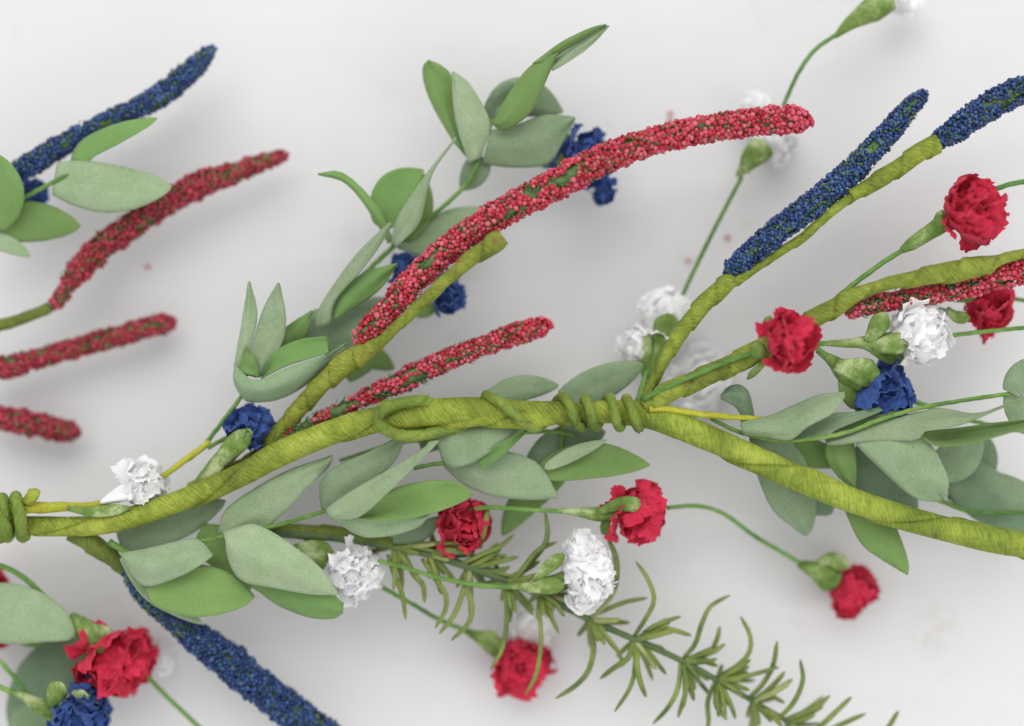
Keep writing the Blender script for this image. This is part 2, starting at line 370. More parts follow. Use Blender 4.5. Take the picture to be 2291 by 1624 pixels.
def spike(label, pts, color, single=True, bead=6.1, bare=.12, dens=1., seed=1, group=None, dim=False):
    """pts (u,v,z,halfwidth)"""
    rng = random.Random(seed); cname = 'bead_' + color + ('_dim' if dim else '')
    t = thing('beaded_flower_spike', label, 'flower spike', W(*pts[0][:3]), group or 'spikes of tiny %s beads' % color)
    base = np.array(root_of(t)); P = np.array(wpts(pts)); P[:, 3] *= .93 if color == 'red' else .88; L = np.linalg.norm(np.diff(P[:, :3], axis=0), axis=1).sum()
    k = int(L / .0006); S = spline(P, k); C, R = S[:, :3], S[:, 3].copy(); T, N, B = frames(C)
    fa = np.linspace(0, 1, k); R *= np.clip(np.minimum(fa * 3, 1 - fa) * L / (R.mean() * 1.1) + .4, 0, 1) ** .5
    core = [(*c, r * .62) for c, r in zip(S[::6, :3], S[::6, 3])]
    tube('core', t, core, M['bract'], seg=.0015, n=10, world=True, lump=.15)
    s_ = px(pts[0][2]); br = bead * s_; Rm = R.mean(); target = int(2 * math.pi * Rm * L / (br * br * 2.3) * dens)
    cell = br * 2.2; gridh = {}; beads = []
    for _ in range(target * 14):
        if len(beads) >= target: break
        f = rng.random(); i = min(k - 1, int(f * k)); th = rng.uniform(0, 2 * math.pi)
        if noise.noise(Vector((f * L * 170, math.cos(th) * 1.3, math.sin(th) * 1.3 + seed * 3.7))) > .5 - 1.6 * (bare[0] + (bare[1] - bare[0]) * f if isinstance(bare, tuple) else bare): continue
        cap = 0
        lump = 1 + (.26 if dim else .18) * noise.noise(Vector((f * L * 330, math.cos(th) * 1.1 + seed, math.sin(th) * 1.1)))
        b = br * rng.uniform(.66, 1.26); r = (R[i] * lump - b) * rng.uniform(.84, 1.04)
        d = N[i] * math.cos(th) + B[i] * math.sin(th)
        if rng.random() < Rm / L * 1.3:
            e = rng.random() < .5; i = 0 if e else k - 1; fi = math.asin(rng.random()); r = (R[i] - b) * rng.uniform(.86, .98)
            d = d * math.cos(fi) + T[i] * (-1 if e else 1) * math.sin(fi) * .7; p = C[i] + d * r
        else: p = C[i] + d * r
        key = tuple((p // cell).astype(int)); ok = True
        for dx in (-1, 0, 1):
            for dy in (-1, 0, 1):
                for dz in (-1, 0, 1):
                    for q, rq in gridh.get((key[0] + dx, key[1] + dy, key[2] + dz), ()):
                        if (q[0] - p[0]) ** 2 + (q[1] - p[1]) ** 2 + (q[2] - p[2]) ** 2 < ((b + rq) * .74) ** 2: ok = False; break
                    if not ok: break
                if not ok: break
            if not ok: break
        if not ok: continue
        gridh.setdefault(key, []).append((p, b)); beads.append((p, b, d[2]))
    beads.sort(key=lambda q: -q[2])
    lim = 0
    if single:
        me = bead_mesh(cname); lim = min(300, len(beads))
        for p, b, _ in beads[:lim]:
            o = bpy.data.objects.new('bead', me); COL.objects.link(o); o.parent = t; o.location = Vector(p - base); o.scale = (b, b, b * .95)
            o.rotation_euler = (rng.uniform(0, 6), rng.uniform(0, 6), 0)
    Vs, Fs, off = [], [], 0
    for p, b, dz in beads[lim:]:
        V, F = ICO2 if dz > -.35 else ICO1
        Vs.append(V * b + p - base); Fs.append(F + off); off += len(V)
    o = link('beads', tri_mesh('beads', Vs, Fs), t, [M[cname]]); o['kind'] = 'stuff'
    # little green bracts between the beads
    Vs, Fs, off = [], [], 0
    for _ in range(int(target * .38)):
        i = rng.randrange(int(k * .94)); th = rng.uniform(0, 2 * math.pi); d = N[i] * math.cos(th) + B[i] * math.sin(th); tt = T[i]; sd = np.cross(d, tt)
        r = R[i] * rng.uniform(.62, .84); p = C[i] + d * r; ln = br * rng.uniform(1.8, 3.2); wd = br * rng.uniform(.45, .75)
        dirn = tt * rng.uniform(.55, .9) + d * rng.uniform(.25, .6) + sd * rng.uniform(-.3, .3)
        V = np.array([p, p + dirn * ln * .5 + sd * wd, p + dirn * ln, p + dirn * ln * .5 - sd * wd, p + dirn * ln * .45 + d * wd * .55, p + dirn * ln * .45 - d * wd * .3])
        Vs.append(V - base); Fs.append(np.array([[0, 1, 4], [1, 2, 4], [2, 3, 4], [3, 0, 4], [1, 0, 5], [2, 1, 5], [3, 2, 5], [0, 3, 5]]) + off); off += 6
    o = link('bracts', tri_mesh('bracts', Vs, Fs), t, [M['bract']], False); o['kind'] = 'stuff'
    return t

# ================================================================== the table
def tabletop():
    m, n, l, b = mat('white_painted_board'); tc = n.new('ShaderNodeTexCoord'); ob = tc.outputs['Object']
    big = nz(n, l, ob, 9, 4, .6); grain = nz(n, l, mapping(n, l, ob, (6, 60, 1)), 2, 4, .6, .5)
    c = ramp(n, l, math_(n, l, 'ADD', math_(n, l, 'MULTIPLY', big, .7), math_(n, l, 'MULTIPLY', grain, .3)), [(.3, (.595, .593, .592)), (.7, (.65, .648, .647))])
    st = ramp(n, l, nz(n, l, ob, 42, 5, .7), [(.60, (0, 0, 0)), (.78, (.5,) * 3)]); c = mixc(n, l, st, c, (.50, .49, .475))
    sp = n.new('ShaderNodeTexVoronoi'); sp.inputs['Scale'].default_value = 26; l.new(ob, sp.inputs['Vector'])
    sk = nz(n, l, ob, 16, 1); dot = ramp(n, l, math_(n, l, 'ADD', sp.outputs['Distance'], math_(n, l, 'MULTIPLY', sk, .0)), [(.028, (.5,) * 3), (.045, (0, 0, 0))])
    c = mixc(n, l, dot, c, (.50, .49, .45))
    # scuffs near the lower right
    vv = n.new('ShaderNodeVectorMath'); vv.operation = 'DISTANCE'; l.new(ob, vv.inputs[0]); q = W(2085, 1395, 0); vv.inputs[1].default_value = (q.x, q.y, 0)
    mk = ramp(n, l, vv.outputs['Value'], [(.004, (1, 1, 1)), (.010, (0, 0, 0))])
    sc = ramp(n, l, nz(n, l, ob, 380, 3, .6, 1.5), [(.52, (0, 0, 0)), (.62, (.55,) * 3)])
    c = mixc(n, l, math_(n, l, 'MULTIPLY', mk, sc), c, (.50, .44, .40))
    l.new(c, b.inputs['Base Color']); b.inputs['Roughness'].default_value = .55; b.inputs['Specular IOR Level'].default_value = .3
    bump(n, l, b, math_(n, l, 'ADD', big, grain), .15, .001)
    import bmesh
    bm = bmesh.new(); bmesh.ops.create_cube(bm, size=1)
    for v in bm.verts: v.co.x *= 1.4; v.co.y *= 1.0; v.co.z = v.co.z * .03 - .015
    bmesh.ops.bevel(bm, geom=bm.edges[:], offset=.003, segments=2, affect='EDGES')
    me = bpy.data.meshes.new('tabletop'); bm.to_mesh(me); bm.free()
    o = link('tabletop', me, None, [m], False); o['kind'] = 'structure'; o['label'] = 'white painted tabletop with faint scuffs'
tabletop()

# ================================================================== garland stem and its coils
g = thing('garland_stem', 'thick olive paper-wrapped main stem running across the middle with a looped and coiled joint', 'garland stem', W(60, 1175, 30))
tube('main_stem', g, [(-60, 1180, 28, 26), (60, 1176, 29, 27), (180, 1176, 30, 28), (270, 1165, 31, 29), (400, 1122, 32, 31), (520, 1070, 33, 33), (640, 1010, 34, 35), (760, 962, 36, 36),
     (850, 936, 36, 36), (950, 926, 36, 37), (1060, 918, 36, 36), (1180, 922, 36, 33), (1300, 922, 35, 31), (1440, 925, 35, 30)], M['paper'], .0004, 64, .050, .12, .018)
tube('main_stem', g, [(1400, 930, 34, 25), (1455, 935, 35, 31), (1520, 955, 36, 36), (1600, 988, 36, 37), (1700, 1030, 36, 37), (1800, 1075, 36, 37), (1900, 1118, 36, 36), (2000, 1150, 36, 35),
     (2120, 1183, 35, 36), (2220, 1208, 35, 38), (2340, 1228, 34, 38)], M['paper'], .0004, 64, .046, .13, .018)
tube('bound_stem', g, [(905, 962, 35, 13), (960, 960, 35, 14), (1030, 945, 36, 18), (1100, 936, 37, 23), (1180, 938, 37, 26), (1260, 928, 36, 27), (1340, 922, 36, 28), (1445, 915, 36, 24)], M['paper'], .0005, 40, .022, .16, .04, crease=.10)
# loop of the binding stem and its helix round the main stem
cy = lambda x: 918 + (x - 1080) * .012
lp = [(985, 905, 32, 11), (950, 897, 39, 13), (905, 899, 42.6, 12), (862, 910, 43, 13.5), (846, 934, 43, 13.5), (858, 958, 42, 13.5), (895, 974, 39.5, 13), (950, 972, 38, 13), (1010, 960, 35, 13), (1060, 950, 30, 13)]
tube('binding_loop', g, lp, M['cord'], .0004, 28, .014, .16, .05, crease=.12)
hx = []
tops, bots = [1085, 1262, 1310, 1364, 1402], [1205, 1302, 1332, 1388, 1432]
ctl = []
for a, b in zip(tops, bots): ctl += [a, b]
K = 20
for s in range((len(ctl) - 1) * K + 1):
    i, f = divmod(s, K); i = min(i, len(ctl) - 2); f = s / K - i
    x = ctl[i] + (ctl[i + 1] - ctl[i]) * f; th = (s / K) * math.pi
    Rr = 31.5 if x > 1240 else 35
    sgn = math.sin(th); hx.append((x, cy(x) - math.cos(th) * Rr + (4 if sgn > 0 else 0), 36 + sgn * (Rr + 4) * .165, 11.5 if s > 4 else 12))
tube('binding_coil', g, [hx[i] for i in range(0, len(hx), 3)], M['cord'], .0004, 28, .014, .16, .045, crease=.12)
# left hand coil
hx = []
for s in range(0, 61):
    th = s / 20 * math.pi + .3; x = 2 + s / 60 * 52; sg = math.sin(th)
    hx.append((x, 1156 - math.cos(th) * 44, 30 + sg * 6.2, 14))
tube('binding_coil', g, hx[::3], M['cord'], .0006, 20, .012, .15, .1)
hx = []
for s in range(0, 31):
    th = s / 20 * math.pi; x = -18 + s / 30 * 26; sg = math.sin(th)
    hx.append((x, 1158 - math.cos(th) * 46, 30 + sg * 6.2, 14))
tube('binding_coil', g, hx[::3], M['cord'], .0006, 20, .012, .15, .1)
tube('stem_nub', g, [(58, 1128, 33, 9), (66, 1115, 35, 13), (78, 1104, 35, 13), (84, 1098, 34, 6)], M['paper'], .0005, 14, .01, .2, .2)
tube('bound_stem', g, [(-40, 1142, 32, 16), (60, 1136, 32, 17), (140, 1134, 31, 13), (215, 1128, 30, 9), (300, 1105, 29, 8), (372, 1060, 28, 8), (420, 1025, 27, 9), (470, 988, 26, 9)], M['paper_yellow'], .0006, 16, .012, .14, .08)
tube('bound_stem', g, [(1452, 912, 38, 12), (1500, 915, 38, 9), (1560, 926, 37, 9), (1640, 933, 36, 8), (1705, 936, 35, 6)], M['paper_yellow'], .0006, 14, .008, .16, .08)

# ================================================================== spikes and their stems
t = spike('long crimson beaded spike arching over the loop joint up to the white blooms', [(800, 762, 35, 28), (850, 712, 35, 33), (905, 650, 36, 35), (965, 590, 37, 36), (1030, 535, 37, 37), (1100, 488, 38, 38), (1180, 445, 38, 40), (1270, 398, 39, 41), (1360, 352, 39, 39), (1460, 316, 39, 37), (1570, 290, 39, 36), (1670, 275, 38, 36), (1760, 268, 38, 37), (1806, 268, 38, 36)], 'red', bare=(.16, .07), seed=11)
tube('wrapped_stem', t, [(430, 1100, 24, 24), (520, 1055, 25, 24), (590, 1015, 26, 25), (640, 950, 28, 23), (700, 880, 30, 25), (760, 825, 32, 30), (800, 795, 33, 30), (850, 765, 38, 17), (890, 728, 39, 15), (950, 672, 40, 17), (1000, 625, 41, 18), (1060, 575, 42, 22), (1105, 545, 43, 27), (1125, 530, 43, 24)], M['paper_brown'], .0006, 28, .010, .14, .10)
t = spike('mid-length crimson beaded spike with thin green lower half beside the looped stem', [(592, 1016, 29, 20), (680, 958, 29, 22), (760, 918, 29, 22), (840, 880, 29, 26), (920, 843, 29, 31), (1000, 805, 29, 29), (1080, 775, 28, 27), (1160, 745, 27, 30), (1228, 726, 26, 27)], 'red', bare=(.74, -.2), seed=12)
t = spike('deep blue beaded spike standing alone between the crimson spike tip and the right-hand stem', [(1628, 610, 37, 26), (1680, 568, 37, 34), (1750, 508, 37, 36), (1830, 448, 36, 36), (1900, 388, 35, 37), (1960, 328, 33, 34), (2010, 270, 31, 31), (2068, 208, 29, 24)], 'blue', bead=5.2, seed=13)
tube('wrapped_stem', t, [(1440, 895, 36, 12), (1470, 838, 37, 14), (1500, 780, 38, 19), (1540, 722, 38, 22), (1580, 675, 38, 24), (1625, 635, 38, 25), (1650, 625, 37, 15), (1720, 580, 37, 12), (1800, 528, 37, 13), (1850, 482, 37, 12), (1912, 436, 37, 13)], M['paper'], .0006, 26, .010, .14, .08)
t = spike('deep blue beaded spike leaving the frame at the upper right corner', [(2092, 318, 36, 24), (2140, 288, 36, 36), (2200, 246, 36, 38), (2270, 208, 35, 38), (2340, 180, 34, 36)], 'blue', bead=5.3, seed=14)
tube('wrapped_stem', t, [(1905, 440, 37, 16), (1950, 412, 37, 22), (2010, 375, 37, 24), (2060, 340, 37, 26), (2092, 322, 36, 29)], M['paper'], .0006, 26, .011, .14, .08)
t = spike('crimson beaded spike half hidden under a green stem at the right edge', [(1895, 695, 34, 24), (1960, 680, 34, 26), (2050, 662, 34, 26), (2140, 648, 34, 28), (2210, 622, 35, 38), (2270, 602, 35, 42), (2350, 580, 35, 40)], 'red', seed=15)
tube('wrapped_stem', t, [(1440, 910, 37, 20), (1490, 880, 38, 26), (1560, 850, 38, 28), (1640, 815, 38, 29), (1710, 778, 37, 31), (1780, 735, 37, 25), (1850, 698, 37, 26), (1900, 668, 38, 24), (1960, 642, 39, 17), (2050, 622, 40, 23), (2140, 605, 40, 30), (2200, 594, 40, 27), (2240, 580, 40, 15), (2340, 556, 40, 14)], M['paper_brown'], .0006, 28, .012, .13, .09)
t = spike('blurred dusky red beaded spike rising from a bare stem at upper left', [(122, 684, 17, 22), (146, 650, 17, 20), (170, 612, 17, 32), (230, 552, 16, 35), (300, 500, 16, 34), (380, 450, 15, 33), (450, 412, 15, 34), (540, 380, 14, 27), (640, 346, 12, 20)], 'red', False, 6.4, seed=16, dim=True)
tube('wrapped_stem', t, [(-50, 742, 18, 17), (20, 722, 18, 16), (80, 702, 17, 15), (112, 686, 17, 15)], M['paper_dark'], .0008, 16, .012, .12, .08)
spike('blurred red beaded spike ending blunt at the left edge, middle of the left edge reds', [(-40, 830, 14, 28), (30, 818, 14, 30), (110, 795, 13, 27), (200, 770, 12, 28), (300, 742, 11, 28), (385, 720, 9, 29)], 'red', False, 6.4, seed=17, dim=True)
spike('short blurred red beaded spike at the left edge, lowest of the left edge reds', [(-50, 925, 13, 31), (20, 938, 12, 32), (90, 952, 11, 33), (172, 968, 9, 28)], 'red', False, 6.4, seed=18, dim=True)
spike('blurred navy beaded spike slanting up at the upper left corner', [(20, 390, 20, 26), (80, 362, 20, 33), (150, 318, 20, 30), (230, 274, 20, 26), (310, 240, 19, 30), (370, 205, 19, 33), (430, 155, 18, 30), (478, 108, 17, 20)], 'blue', False, 5.8, seed=19)
t = spike('thick navy beaded spike running down off the bottom edge', [(278, 1272, 25, 15), (315, 1330, 24, 22), (370, 1378, 22, 26), (430, 1420, 21, 38), (490, 1462, 20, 46), (570, 1528, 19, 47), (650, 1590, 18, 47), (760, 1675, 17, 46)], 'blue', True, 5.4, seed=20)
tube('wrapped_stem', t, [(160, 1190, 26, 24), (215, 1222, 26, 27), (255, 1252, 25, 22), (290, 1288, 24, 12)], M['paper_dark'], .0007, 20, .01, .14, .1)

# ================================================================== leafy sprigs
def sprig(label, loc, twigs):
    t = thing('leafy_sprig', label, 'leafy sprig', W(*loc), 'grey green leafy sprigs')
    for q in twigs: tube('twig', t, q, M['twig'], .0012, 10, .004, .14, .08)
    return t
D, G, P, Q = 'leaf_dusty', 'leaf_green', 'leaf_pale', 'leaf_dim'
# upper left
t = sprig('leafy sprig crossing the navy spike at the upper left edge', (0, 490, 22), [[(-30, 500, 23, 5), (50, 445, 24, 5), (130, 402, 25, 5), (155, 390, 25, 4)]])
leaf(t, [(165, 392, 24), (190, 335, 26), (255, 300, 28), (352, 264, 30)], 56, (10, 25), 50, G, D)
leaf(t, [(120, 400, 25), (250, 422, 27), (384, 418, 26)], 112, (-8, 0), 35, P, G)
leaf(t, [(-20, 500, 24), (10, 430, 28), (-5, 345, 30)], 95, (5, 20), 40, G, D)
leaf(t, [(-30, 500, 23), (70, 497, 23), (180, 506, 22)], 96, (-10, -15), 50, G, D)
leaf(t, [(-40, 530, 22), (15, 545, 22), (68, 573, 20)], 42, (0, 0), 40, P, G)
# top centre
t = sprig('tall leafy sprig with pointed leaves rising to the top centre behind the long crimson spike', (700, 760, 18), [[(700, 745, 20, 7), (780, 650, 20, 6), (860, 570, 21, 6), (930, 510, 22, 5), (1000, 455, 23, 5), (1055, 395, 24, 5), (1085, 310, 25, 5), (1105, 265, 25, 4)]])
leaf(t, [(1092, 250, 22), (1165, 215, 22), (1260, 250, 20)], 90, (0, 0), 40, D, G, 'oval')
leaf(t, [(1092, 275, 22), (1115, 225, 23), (1160, 185, 24)], 46, (-20, -25), 50, Q, G)
leaf(t, [(1200, 345, 17), (1240, 345, 16), (1280, 300, 15)], 60, (0, 0), 50, Q, G)
leaf(t, [(1078, 350, 22), (1062, 385, 22), (1032, 424, 20)], 62, (0, 0), 30, D, G)
leaf(t, [(855, 512, 22), (882, 430, 24), (948, 380, 23)], 90, (5, 10), -60, G, D, 'oval')
leaf(t, [(905, 535, 22), (945, 470, 22), (945, 385, 21)], 50, (20, 20), 40, G, D)
leaf(t, [(690, 720, 23), (760, 745, 24), (850, 700, 23)], 100, (0, 10), 50, Q, G)
leaf(t, [(760, 730, 18), (820, 690, 17), (900, 675, 16)], 46, (0, 0), 40, D, G)
leaf(t, [(930, 700, 18), (965, 690, 17), (985, 695, 16)], 34, (0, 0), 40, G, G)
leaf(t, [(770, 840, 20), (825, 800, 20), (882, 825, 18)], 62, (0, 0), 40, G, D)
def E(pts, z0, z1):
    n = len(pts) - 1; return [(u, v, z0 + (z1 - z0) * i / n) for i, (u, v) in enumerate(pts)]
sheet(t, [E([(1016, 320), (971, 243), (949, 186), (946, 150), (958, 135)], 22, 27), E([(1043, 352), (1022, 282), (1013, 226), (1010, 170), (986, 145), (962, 135)], 23, 27)], G, D)
sheet(t, [E([(1050, 365), (1028, 305), (1014, 237), (1011, 163)], 25, 31), E([(1073, 355), (1096, 293), (1093, 260), (1052, 189), (1016, 161)], 25, 30)], P, G)
sheet(t, [E([(1104, 271), (1146, 197), (1191, 144), (1248, 116)], 29, 34), E([(1106, 282), (1129, 291), (1180, 259), (1209, 209), (1247, 120)], 28, 33)], G, D)
sheet(t, [E([(1190, 142), (1253, 96), (1320, 62), (1355, 54)], 33, 34), E([(1225, 140), (1262, 114), (1320, 80), (1356, 57)], 30, 32)], G, D)
sheet(t, [E([(1222, 146), (1262, 116), (1320, 81), (1357, 58)], 29, 31), E([(1236, 160), (1275, 136), (1316, 107), (1364, 58)], 32, 32)], P, G)
sheet(t, [E([(1098, 290), (1146, 281), (1208, 259), (1250, 257), (1284, 261)], 26, 25), E([(1079, 366), (1152, 375), (1225, 367), (1260, 318), (1287, 266)], 23, 24)], D, G)
sheet(t, [E([(875, 547), (890, 485), (954, 389), (1019, 307)], 25, 33), E([(888, 552), (938, 500), (958, 420), (975, 375), (1022, 309)], 28, 33)], P, G)
sheet(t, [E([(881, 540), (850, 470), (798, 410), (757, 384), (712, 388)], 23, 32), E([(868, 545), (852, 516), (810, 451), (768, 407), (713, 391)], 22, 31)], G, G)
sheet(t, [E([(887, 548), (983, 477), (1050, 462), (1110, 465)], 21, 19), E([(890, 556), (966, 575), (1039, 545), (1110, 472)], 20, 19)], D, G)
sheet(t, [E([(707, 735), (710, 700), (746, 638), (802, 564), (871, 498)], 27, 32), E([(738, 722), (752, 670), (808, 607), (850, 550), (877, 499)], 30, 33)], P, G)
sheet(t, [E([(742, 705), (754, 668), (808, 613), (888, 589)], 27, 29), E([(750, 714), (808, 679), (855, 643), (889, 592)], 29, 29)], G, D)
# middle left tulip-like whorl
t = sprig('upright whorl of leaves on a thin twig above the small blue carnation at left centre', (470, 985, 24), [[(462, 990, 26, 5), (500, 940, 27, 5), (545, 880, 28, 5), (560, 850, 29, 4)]])
sheet(t, [E([(531, 875), (524, 824), (539, 733), (556, 629)], 27, 34), E([(560, 835), (562, 778), (575, 705), (560, 630)], 28, 34)], P, G)
sheet(t, [E([(571, 845), (563, 784), (588, 694), (621, 632)], 28, 35), E([(584, 843), (628, 773), (640, 711), (625, 633)], 29, 35)], P, G)
sheet(t, [E([(600, 815), (625, 745), (697, 694)], 25, 28), E([(625, 805), (680, 760), (700, 696)], 26, 28)], G, D)
sheet(t, [E([(586, 842), (616, 786), (672, 759), (730, 752)], 30, 32), E([(584, 848), (644, 818), (735, 788)], 31, 33)], G, D, bow=-.0006)
sheet(t, [E([(572, 844), (538, 828), (549, 774)], 31, 34), E([(582, 842), (572, 805), (553, 775)], 31, 34)], G, D)
sheet(t, [[(524, 812, 31), (556, 844, 33), (588, 848, 34), (635, 826, 34), (729, 792, 32), (775, 765, 29)], [(522, 838, 32), (548, 868, 34), (590, 872, 35), (650, 850, 34), (725, 812, 31), (775, 775, 29)], [(525, 860, 29), (540, 886, 29), (562, 899, 29), (627, 892, 29), (700, 850, 28), (772, 785, 28)]], D, G)
# lower centre (sharp)
t = sprig('large sharp speckled sprig of folded leaves hanging under the main stem at lower centre left', (250, 1215, 30), [[(245, 1212, 30, 8), (290, 1238, 31, 6), (330, 1240, 31, 5), (400, 1222, 32, 4)], [(440, 1212, 34, 5), (500, 1200, 35, 5), (600, 1180, 35, 5), (680, 1158, 35, 5), (735, 1140, 35, 5)], [(925, 1048, 33, 5), (960, 1040, 33, 5), (1000, 1035, 32, 5)]])
leaf(t, [(265, 1210, 24), (380, 1175, 25), (505, 1120, 25)], 82, (0, 5), 40, D, G)
leaf(t, [(440, 1200, 26), (505, 1235, 26), (560, 1320, 25)], 95, (0, 0), 40, G, D)
leaf(t, [(280, 1242, 31), (335, 1318, 29), (398, 1362, 28), (454, 1396, 27)], 46, (25, 10), 60, P, G)
leaf(t, [(870, 1200, 26), (930, 1195, 26), (990, 1155, 26)], 46, (0, 0), 40, Q, G)
sheet(t, [[(487, 1192, 30), (505, 1140, 31), (570, 1092, 32), (650, 1050, 32), (744, 1018, 32)], [(520, 1198, 31), (593, 1181, 33), (640, 1142, 33), (690, 1088, 33), (733, 1048, 32), (745, 1020, 32)]], P, G)
sheet(t, [[(500, 1190, 36), (560, 1172, 37), (600, 1185, 38), (656, 1221, 39), (715, 1268, 38), (758, 1328, 36)], [(505, 1215, 39), (585, 1245, 41.5), (650, 1275, 41.5), (710, 1305, 39), (758, 1330, 36)], [(506, 1235, 36), (520, 1275, 37), (545, 1301, 38), (600, 1313, 39), (690, 1329, 38), (757, 1332, 36)]], P, G)
sheet(t, [[(532, 1285, 32), (640, 1298, 34), (720, 1312, 35), (769, 1350, 34)], [(540, 1298, 31), (580, 1325, 31), (625, 1356, 31), (690, 1381, 32), (745, 1384, 32), (768, 1370, 33)]], G, D)
sheet(t, [[(270, 1238, 33), (333, 1226, 35), (395, 1211, 36), (440, 1206, 36), (476, 1240, 36)], [(272, 1242, 35), (325, 1262, 40), (390, 1252, 41), (440, 1236, 39), (477, 1241, 36)], [(274, 1248, 33), (298, 1288, 34), (330, 1311, 36), (400, 1290, 38), (450, 1263, 38), (476, 1243, 36)]], P, G)
sheet(t, [[(330, 1300, 33), (400, 1268, 32), (447, 1262, 32), (500, 1275, 32), (542, 1305, 32), (570, 1335, 32)], [(329, 1318, 34), (348, 1353, 33), (417, 1378, 32), (484, 1376, 32), (545, 1357, 32), (569, 1338, 32)]], G, D)
sheet(t, [[(718, 1135, 31), (714, 1092, 32), (728, 1060, 34), (756, 1041, 34), (816, 1014, 34), (876, 984, 33), (909, 968, 32)], [(732, 1146, 32), (760, 1122, 34), (800, 1092, 35), (866, 1050, 34), (893, 1015, 33), (909, 972, 32)]], D, G)
sheet(t, [[(730, 1145, 33), (800, 1150, 34), (880, 1160, 34), (962, 1150, 33)], [(732, 1151, 31), (766, 1177, 31), (813, 1200, 31), (873, 1198, 31), (933, 1180, 31), (961, 1154, 32)]], P, G)
sheet(t, [[(800, 1150, 37), (823, 1126, 38), (866, 1100, 38), (910, 1084, 38), (975, 1074, 38), (1023, 1079, 38), (1057, 1103, 37)], [(803, 1153, 36), (850, 1140, 36), (930, 1118, 36), (1000, 1105, 37), (1057, 1104, 37)], [(803, 1158, 38), (840, 1166, 39), (923, 1158, 39), (986, 1143, 39), (1040, 1120, 38), (1058, 1106, 37)]], G, D)
sheet(t, [[(727, 1140, 36), (796, 1092, 39), (896, 1036, 41), (950, 1000, 42), (960, 988, 42), (982, 985, 42)], [(733, 1150, 38), (810, 1116, 41.5), (905, 1055, 43), (957, 1008, 43), (982, 986, 42)], [(742, 1162, 37), (800, 1158, 39), (856, 1114, 42), (926, 1044, 43), (958, 1014, 43), (982, 987, 42)]], P, G)
# centre, below the coil
t = sprig('sprig with broad leaves and a fresh green blade directly below the four coils', (980, 1010, 28), [[(760, 1030, 22, 4), (900, 990, 24, 4), (1100, 975, 26, 5), (1220, 965, 27, 5), (1290, 975, 28, 5)], [(1255, 950, 26, 5), (1257, 985, 27, 5), (1255, 1030, 27, 4)]])
sheet(t, [[(985, 1000, 30), (1060, 1005, 31), (1130, 1008, 31), (1205, 1038, 30), (1249, 1108, 28)], [(992, 1042, 29), (1035, 1082, 29), (1095, 1108, 29), (1180, 1118, 28), (1248, 1114, 28)]], D, G)
sheet(t, [[(978, 950, 32), (1040, 935, 31), (1110, 932, 31), (1192, 938, 31)], [(977, 985, 34), (1030, 985, 35.5), (1100, 962, 35), (1193, 944, 32)], [(990, 1032, 33), (1015, 1046, 34), (1068, 1030, 35), (1130, 988, 35), (1192, 948, 32)]], D, G)
sheet(t, [[(1066, 1022, 35), (1120, 990, 36), (1184, 955, 36)], [(1074, 1044, 36), (1090, 1044, 36.5), (1132, 1012, 37), (1185, 960, 36)]], G, D, bow=-.0006)
leaf(t, [(1195, 1045, 26), (1260, 995, 26), (1355, 965, 26)], 86, (0, 0), 40, Q, G)
leaf(t, [(1205, 1055, 28), (1320, 1030, 30), (1454, 1040, 32)], 84, (0, 5), -50, G, D, 'oval')
leaf(t, [(1218, 1048, 31), (1290, 1012, 33), (1358, 984, 33)], 34, (-10, -10), 50, P, G, 'oval')
leaf(t, [(1262, 1040, 25), (1205, 1090, 24), (1160, 1140, 22), (1124, 1198, 20)], 74, (0, 0), 40, G, G)
leaf(t, [(1085, 905, 28), (1160, 870, 28), (1250, 862, 27)], 62, (0, 0), 40, D, G)
leaf(t, [(1260, 900, 26), (1350, 855, 27), (1440, 815, 28)], 82, (0, 0), 40, D, G)
leaf(t, [(940, 1000, 24), (985, 985, 24), (1040, 975, 24)], 40, (0, 0), 40, Q, G)
# right
t = sprig('largest sprig, its folded grey green leaves fanning out right of the coils', (1700, 960, 34), [[(1590, 935, 34, 5), (1650, 965, 34, 5), (1740, 985, 35, 5), (1830, 980, 37, 5), (1900, 965, 38, 5), (1970, 938, 39, 5), (2060, 912, 38, 5), (2160, 895, 36, 5), (2262, 880, 35, 5)],
     [(2040, 897, 24, 5), (2120, 925, 24, 5), (2220, 952, 24, 5), (2330, 972, 24, 5)], [(2100, 1118, 24, 6), (2180, 1145, 24, 5), (2330, 1146, 24, 4)]])
sheet(t, [[(1612, 884, 33), (1631, 864, 33), (1657, 861, 33), (1677, 883, 32), (1689, 935, 31)], [(1612, 892, 33), (1642, 908, 32), (1656, 928, 31), (1657, 955, 30)]], Q, G)
sheet(t, [[(1674, 968, 31), (1691, 1052, 29), (1725, 1135, 27), (1777, 1183, 25), (1802, 1200, 24)], [(1762, 980, 31), (1792, 1015, 30), (1812, 1058, 29), (1827, 1131, 27), (1818, 1180, 25), (1803, 1199, 24)]], D, G)
sheet(t, [[(1770, 985, 34), (1800, 957, 34), (1852, 927, 35), (1920, 920, 36), (1968, 911, 36)], [(1777, 986, 36), (1830, 979, 37), (1882, 956, 38), (1957, 926, 38), (1975, 917, 37)]], D, G, bow=-.0005)
sheet(t, [[(1657, 941, 35), (1717, 931, 36), (1785, 902, 37), (1832, 883, 38), (1889, 876, 39)], [(1658, 958, 37), (1730, 955, 39), (1800, 930, 40), (1850, 905, 40), (1890, 880, 39)], [(1661, 974, 35), (1713, 978, 37), (1768, 984, 38), (1807, 955, 40), (1862, 925, 40), (1889, 888, 39)]], P, G)
sheet(t, [[(1848, 985, 32), (1847, 1022, 31), (1875, 1067, 30), (1912, 1093, 28)], [(1910, 980, 32), (1915, 1037, 31), (1914, 1090, 28)]], G, G)
